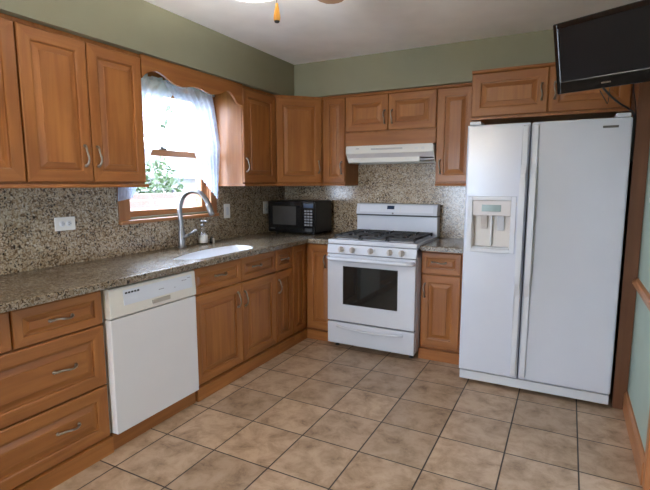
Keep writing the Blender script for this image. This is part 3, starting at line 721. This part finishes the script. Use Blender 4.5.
# dispenser
bm = B(); X = lambda v: v-ox
for q in ((X(2.039), X(2.072), .929, 1.295), (X(2.308), X(2.339), .929, 1.295), (X(2.072), X(2.308), .929, .955), (X(2.072), X(2.308), 1.269, 1.295)): box(bm, q[0], q[1], yf-.010, yf-.0002, q[2], q[3], 0, .003)
dp = obj('dispenser', bm, PLASTW, fz)
bm = B(); box(bm, X(2.0725), X(2.3075), yf-.004, yf+.05, 1.169, 1.268, 0, .003); obj('dispenser_panel', bm, GREYP, dp)
bm = B(); box(bm, X(2.130), X(2.248), yf-.006, yf-.003, 1.197, 1.240, 0, .001); obj('display', bm, LCD, dp)
bm = B(); box(bm, X(2.0725), X(2.3075), yf+.056, yf+.061, .956, 1.168); box(bm, X(2.0725), X(2.0755), yf, yf+.056, .956, 1.168); box(bm, X(2.3045), X(2.3075), yf, yf+.056, .956, 1.168); obj('recess_liner', bm, LINER, dp)
bm = B(); prism(bm, [(yf+.020, 1.168), (yf+.045, 1.168), (yf+.050, 1.075), (yf+.040, 1.07)], 'x', X(2.225), X(2.268), bev=.003); obj('paddle', bm, PLASTW, dp)
bm = B(); prism(bm, [(yf+.020, 1.168), (yf+.045, 1.168), (yf+.050, 1.085), (yf+.040, 1.08)], 'x', X(2.125), X(2.162), bev=.003); obj('paddle', bm, GREYP, dp)
bm = B(); box(bm, X(2.185), X(2.195), yf+.02, yf+.055, .97, 1.168, 0, .002); obj('divider', bm, PLASTW, dp)
bm = B(); box(bm, X(2.076), X(2.304), yf-.002, yf+.055, .9555, .963, 0, .002); obj('drip_tray', bm, PLASTW, dp)

# ------------------------------------------------------------------ microwave
mw = thing('microwave', 'black countertop microwave oven in the granite corner', 'microwave', (.339, -.25, CZ1))
mx0, mx1, myf, myb = -.254, .254, -.17, .172
bm = B(); box(bm, mx0, mx1, myf+.02, myb, .018, .310, 0, .006); obj('body', bm, BLKM, mw)
for sx in (-.2, .2):
    for sy in (-.10, .13):
        bm = B(); lathe(bm, [(.015, .0005), (.014, .018)], (sx, sy, 0), 12); obj('foot', bm, BLKM, mw)
bm = B(); box(bm, mx0, .118, myf, myf+.0195, .018, .310, 0, .005); md = obj('door', bm, BLKG, mw)
bm = B(); box(bm, mx0+.05, .055, myf-.0015, myf+.002, .088, .262, 0, .001); obj('window', bm, MWG, md)
bm = B(); box(bm, mx0+.02, mx0+.075, myf-.001, myf+.002, .048, .053); obj('badge', bm, MARK, md)
bm = B(); box(bm, .1185, mx1, myf, myf+.0195, .018, .310, 0, .005); mp_ = obj('control_panel', bm, BLKG, mw)
bm = B(); box(bm, .138, .238, myf-.0015, myf+.002, .250, .290, 0, .001); obj('display', bm, LCDB, mp_)
for i in range(6):
    for k in range(3):
        bm = B(); box(bm, .145+k*.030, .168+k*.030, myf-.0018, myf+.002, .085+i*.026, .101+i*.026, 0, .001); obj('button', bm, MARK, mp_)
bm = B(); box(bm, .150, .226, myf-.003, myf+.002, .035, .062, 0, .002); obj('release_button', bm, BLKM, mp_)

# ------------------------------------------------------------------ curtains
def curtain(label, outer, inner, zb, zt=2.075, ny=34, nz=26, ph=0, xc=.062):
    """outer/inner: functions of t (0 top..1 hem) giving y; zb: hem height as a function of s (0 outer..1 inner)"""
    bm = B(); rows = []
    for j in range(nz+1):
        t = j/nz; row = []
        for i in range(ny+1):
            s = i/ny; y = outer(t)+(inner(t)-outer(t))*s
            z = zt-(zt-zb(s))*t
            amp = .014*(1-.35*t); k = 2*PI*(6.5*s)
            x = xc+amp*math.sin(k+ph+1.2*t)+.004*math.sin(2.7*k+3*t)
            if t < .12: x += .004*math.sin(k*3+ph)
            row.append(bm.verts.new((x, y, z)))
        rows.append(row)
    for j in range(nz):
        for i in range(ny):
            f = bm.faces.new((rows[j][i], rows[j][i+1], rows[j+1][i+1], rows[j+1][i])); f.smooth = True
    # gathered heading above the rod
    hr = []
    for i in range(ny*2+1):
        s = i/(ny*2); y = outer(0)+(inner(0)-outer(0))*s
        hr.append((bm.verts.new((xc+.014*math.sin(2*PI*13*s+ph), y, zt)), bm.verts.new((xc+.018*math.sin(2*PI*13*s+ph+.5), y, zt+.03+.006*math.sin(2*PI*9*s)))))
    for i in range(ny*2):
        f = bm.faces.new((hr[i][0], hr[i+1][0], hr[i+1][1], hr[i][1])); f.smooth = True
    o = obj('sheer_curtain', bm, SHEER)
    return tag(o, label, 'curtain', 'white sheer curtains at the sink window')
def lerp(tab):
    def f(t):
        for (a, va), (b, vb) in zip(tab, tab[1:]):
            if t <= b: return va+(vb-va)*(t-a)/(b-a)
        return tab[-1][1]
    return f
curtain('white sheer curtain panel on the left half of the sink window, hem behind the cabinet', lambda t: -2.055-.02*t,
        lerp([(0, -1.50), (.12, -1.58), (.25, -1.64), (.55, -1.75), (.8, -1.86), (1, -1.955)]), lambda s: 1.265+.02*s, ph=.4, xc=.058)
curtain('white sheer curtain panel on the right half of the sink window, slanted hem', lerp([(0, -1.215), (.15, -1.175), (.5, -1.122), (1, -1.158)]),
        lerp([(0, -1.66), (.12, -1.57), (.25, -1.52), (.55, -1.43), (.8, -1.37), (1, -1.33)]), lambda s: 1.255+.16*s, ph=1.7, xc=.098)
rod = thing('curtain_rod', 'thin white curtain rod across the sink window', 'curtain rod', (.029, -1.57, 2.085))
bm = B(); tube(bm, [(0, -.50, 0), (0, .485, 0)], .006, 8); obj('rod', bm, PLASTW, rod)
for y in (-.495, .48):
    bm = B(); box(bm, -.0068, .008, y-.004, y+.004, -.012, .014); obj('bracket', bm, PLASTW, rod)

# ------------------------------------------------------------------ television
def tv():
    c, yaw, tilt, roll, w, h = Vector((2.7330, -1.584, 1.9735)), -.5395, .263, -.0265, .48, .3287
    n = Vector((math.sin(yaw)*math.cos(tilt), -math.cos(yaw)*math.cos(tilt), -math.sin(tilt)))
    rt = Vector((math.cos(yaw), math.sin(yaw), 0)); up = n.cross(rt)
    if up.z < 0: up = -up
    r2 = rt*math.cos(roll)+up*math.sin(roll); u2 = -rt*math.sin(roll)+up*math.cos(roll)
    t = thing('television', 'black flat television hung high on the right wall near the ceiling', 'television')
    M4 = Matrix((r2, -n, u2)).transposed().to_4x4(); M4.translation = c; t.matrix_world = M4
    t.location = c; t.rotation_euler = M4.to_euler()
    bm = B(); hw_, hh = w/2, h/2; bz, bb = .026, .058
    box(bm, -hw_, -hw_+bz, 0, .03, -hh, hh, 0, .006); box(bm, hw_-bz, hw_, 0, .03, -hh, hh, 0, .006)
    box(bm, -hw_+bz-.006, hw_-bz+.006, 0, .03, hh-bz, hh, 0, .004); box(bm, -hw_+bz-.006, hw_-bz+.006, 0, .03, -hh, -hh+bb, 0, .004)
    obj('bezel', bm, BLKG, t)
    bobj('screen', (-hw_+bz-.003, hw_-bz+.003, .006, .012, -hh+bb-.003, hh-bz+.003), SCREEN, t)
    bm = B(); box(bm, -hw_+.01, hw_-.01, .0125, .034, -hh+.01, hh-.01, 0, .005); box(bm, -hw_+.08, hw_-.08, .034, .052, -hh+.05, hh-.05, 0, .01); obj('back_cover', bm, BLKM, t)
    bm = B()
    for i in range(7): box(bm, -.020+i*.006, -.0155+i*.006, -.0012, .001, -hh+.022, -hh+.028)
    obj('logo', bm, NICK, t)
    bm = B(); box(bm, -.05, .05, .0525, .060, -.05, .05); inv = M4.inverted(); p = inv @ Vector((XR-.012, -1.50, 1.985)); tube(bm, [(0, .058, 0), (.02, .11, 0), p], .014, 10)
    obj('wall_arm', bm, BLKM, t)
    bm = B(); q = [inv @ Vector(v) for v in ((XR-.012, -1.56, 1.90), (XR-.012, -1.44, 2.07))]
    mi = B(); box(mi, XR-.012, XR-.001, -1.55, -1.45, 1.89, 2.07); mi.transform(inv); obj('wall_plate', mi, BLKM, t); bm.free()
tv()
def cable(label, pts, r):
    bm = B(); tube(bm, fine(pts, 6), r, 8); tag(obj('cable', bm, BLKM), label, 'cable', 'cables below the television')
cable('thick black cable sagging from the television to the refrigerator corner', [(2.736, -1.36, 1.872), (2.748, -1.29, 1.862), (2.80, -1.12, 1.838), (2.852, -.98, 1.818), (2.90, -.90, 1.798), (2.930, -.900, 1.755), (2.930, -.903, 1.60), (2.930, -.90, 1.5)], .0052)
cable('thin black cable hanging straight down at the right end of the television', [(2.90, -1.10, 1.95), (2.905, -1.0, 1.90), (2.925, -.92, 1.845), (2.936, -.890, 1.79), (2.939, -.882, 1.70), (2.939, -.882, 1.5)], .003)
cable('thin black cable loop against the cabinet door below the television', [(2.79, -1.05, 1.945), (2.80, -.90, 1.92), (2.808, -.72, 1.90), (2.80, -.80, 1.85), (2.775, -1.0, 1.845), (2.74, -1.20, 1.862)], .002)

# ------------------------------------------------------------------ ceiling fan
fn = thing('ceiling_fan', 'ceiling fan with lit frosted bowl and brown blades at the photo top', 'ceiling fan', (1.410, -2.437, ZC-.001))
bm = B(); lathe(bm, [(0, 0), (.07, 0), (.075, -.02), (.05, -.045), (.10, -.055), (.115, -.08), (.115, -.135), (.07, -.155), (.06, -.185), (.06, -.188), (.055, -.196), (0, -.196)], (0, 0, 0), 28); obj('motor', bm, NICK, fn)
bm = B(); lathe(bm, [(.170, -.2005), (.170, -.205), (.166, -.222), (.148, -.255), (.115, -.280), (.07, -.297), (.03, -.303), (0, -.304)], (0, 0, 0), 32, cap=False); obj('light_bowl', bm, LAMPG, fn)
for k in range(4):
    a = math.radians(83.5)+k*PI/2
    bm = B(); o_ = [(.17, -.05), (.60, -.068), (.645, -.055), (.665, -.025), (.668, 0), (.665, .025), (.645, .055), (.60, .068), (.17, .05)]
    prism(bm, o_, 'z', -.124, -.117); bl = obj('blade', bm, FANW, fn, (0, 0, 0), a)
    bm = B(); box(bm, .09, .24, -.018, .018, -.1165, -.110); obj('blade_iron', bm, NICK, bl)
BULB = bpy.data.materials.new('lit_bulb'); BULB.use_nodes = True
_b = BULB.node_tree.nodes['Principled BSDF']; _b.inputs['Base Color'].default_value = (1, 1, 1, 1); _b.inputs['Emission Color'].default_value = (1.0, .95, .90, 1); _b.inputs['Emission Strength'].default_value = 300
for k in range(3):
    a = 2*PI*k/3+.4; bm = B(); lathe(bm, [(0, -.262), (.018, -.257), (.028, -.240), (.024, -.218), (.012, -.203), (.011, -.197), (0, -.1965)], (.088*math.cos(a), .088*math.sin(a), 0), 14); obj('bulb', bm, BULB, fn)
    bm = B(); tube(bm, [(.05*math.cos(a), .05*math.sin(a), -.188), (.088*math.cos(a), .088*math.sin(a), -.195)], .009, 8); obj('socket', bm, NICK, fn)
P0 = Vector((1.604-1.410, -2.543+2.437, 0))
bm = B(); pt = [P0*.55+Vector((0, 0, -.197)), P0*.8+Vector((0, 0, -.199)), P0*.985+Vector((0, 0, -.215)), P0+Vector((0, 0, -.26)), P0+Vector((0, 0, -.393))]
tube(bm, pt, .0016, 6); obj('pull_chain', bm, NICK, fn)
bm = B(); lathe(bm, [(0, -.392), (.005, -.393), (.008, -.41), (.0125, -.437), (.0132, -.446), (.011, -.456)], P0, 14); lathe(bm, [(.011, -.456), (.008, -.462), (0, -.464)], P0, 14, mat=1); obj('pull_fob', bm, [FOB, BLKM], fn)

pl = thing('pendant_lamp', 'warm globe pendant lamp hanging behind the viewer near the added patio door', 'lamp', (1.295, -5.6, ZC-.001))
bm = B(); lathe(bm, [(0, 0), (.06, 0), (.055, -.02), (.01, -.03), (0, -.03)]); obj('canopy', bm, NICK, pl)
bm = B(); tube(bm, [(0, 0, -.02), (0, 0, -.345)], .004, 8); lathe(bm, [(0, -.335), (.02, -.34), (.03, -.365), (0, -.365)], seg=14); obj('cord', bm, BLKM, pl)
GLOBE = BULB.copy(); GLOBE.name = 'warm_globe'; _g = GLOBE.node_tree.nodes['Principled BSDF']; _g.inputs['Emission Color'].default_value = (1.0, .76, .42, 1); _g.inputs['Emission Strength'].default_value = 60
bm = B(); lathe(bm, [(.028, -.3655)] + [(.09*math.sin(a), -.449+.09*math.cos(a)) for a in [.35+.26*i for i in range(11)]] + [(0, -.539)], seg=24); obj('globe', bm, GLOBE, pl)

# ------------------------------------------------------------------ outside the window
struct(bobj('ground', (-30, -.141, -20, 30, -.35, -.25), GRASS))
struct(bobj('patio', (-4, 7, -12, YREAR-.121, -.2495, -.03), CONC))
gw = tag(bobj('garden_wall', (-3.4, -3.15, -1.0, 2.10, -.25, 1.22), BRICK), 'low red brick garden wall seen through the window', 'wall')
hs = thing('neighbour_house', 'pale house with low roof seen through the sink window', 'house', (-9, 6, -.25))
bobj('wall', (-3, 3, -4.5, 3.5, .0, 1.75), STUCCO, hs)
bm = B(); prism(bm, [(-3.3, 1.7505), (3.3, 1.7505), (0, 2.6)], 'y', -4.8, 3.8); obj('roof', bm, ROOFM, hs)
def leaves(n, c, r, size, rng):
    bm = B()
    for i in range(n):
        v = Vector((rng.gauss(0, 1), rng.gauss(0, 1), rng.gauss(0, 1))).normalized()*rng.random()**.45
        p = Vector(c)+Vector((v.x*r[0], v.y*r[1], v.z*r[2]))
        a = Vector((rng.gauss(0, 1), rng.gauss(0, 1), rng.gauss(0, 1))).normalized(); b = a.orthogonal().normalized()
        s = size*(.6+.8*rng.random())
        bm.faces.new([bm.verts.new(q) for q in (p-a*s, p-b*s*.45+a*s*.1, p+a*s, p+b*s*.45+a*s*.1)])
    return bm
rng = random.Random(3)
bs = thing('shrub', 'loose green shrub behind the brick garden wall', 'shrub', (-4.3, 2.15, -.25))
obj('foliage', leaves(900, (0, 0, 1.35), (.55, .65, .85), .06, rng), LEAF, bs, normals=False)
bm = B()
for a in (-.25, 0, .25): tube(bm, fine([(0, 0, 0), (a*.3, a*.6, .6), (a*.7, a*1.4, 1.5)], 4), [.03]*9, 6)
obj('stems', bm, BARK, bs)
tr = thing('tree', 'slim grey trunked tree beyond the garden wall', 'tree', (-4.9, 1.62, -.25))
bm = B(); tube(bm, fine([(0, 0, 0), (.03, .04, 1.2), (-.02, 0, 2.2), (.05, .05, 3.4)], 5), [.075-.003*i for i in range(16)], 10); tube(bm, fine([(0, .02, 1.9), (.2, .3, 2.6), (.3, .5, 3.3)], 4), [.04-.003*i for i in range(9)], 8); obj('trunk', bm, BARK, tr)
obj('crown', leaves(1300, (0, .3, 3.3), (1.0, 1.1, .9), .08, rng), LEAF, tr, normals=False)
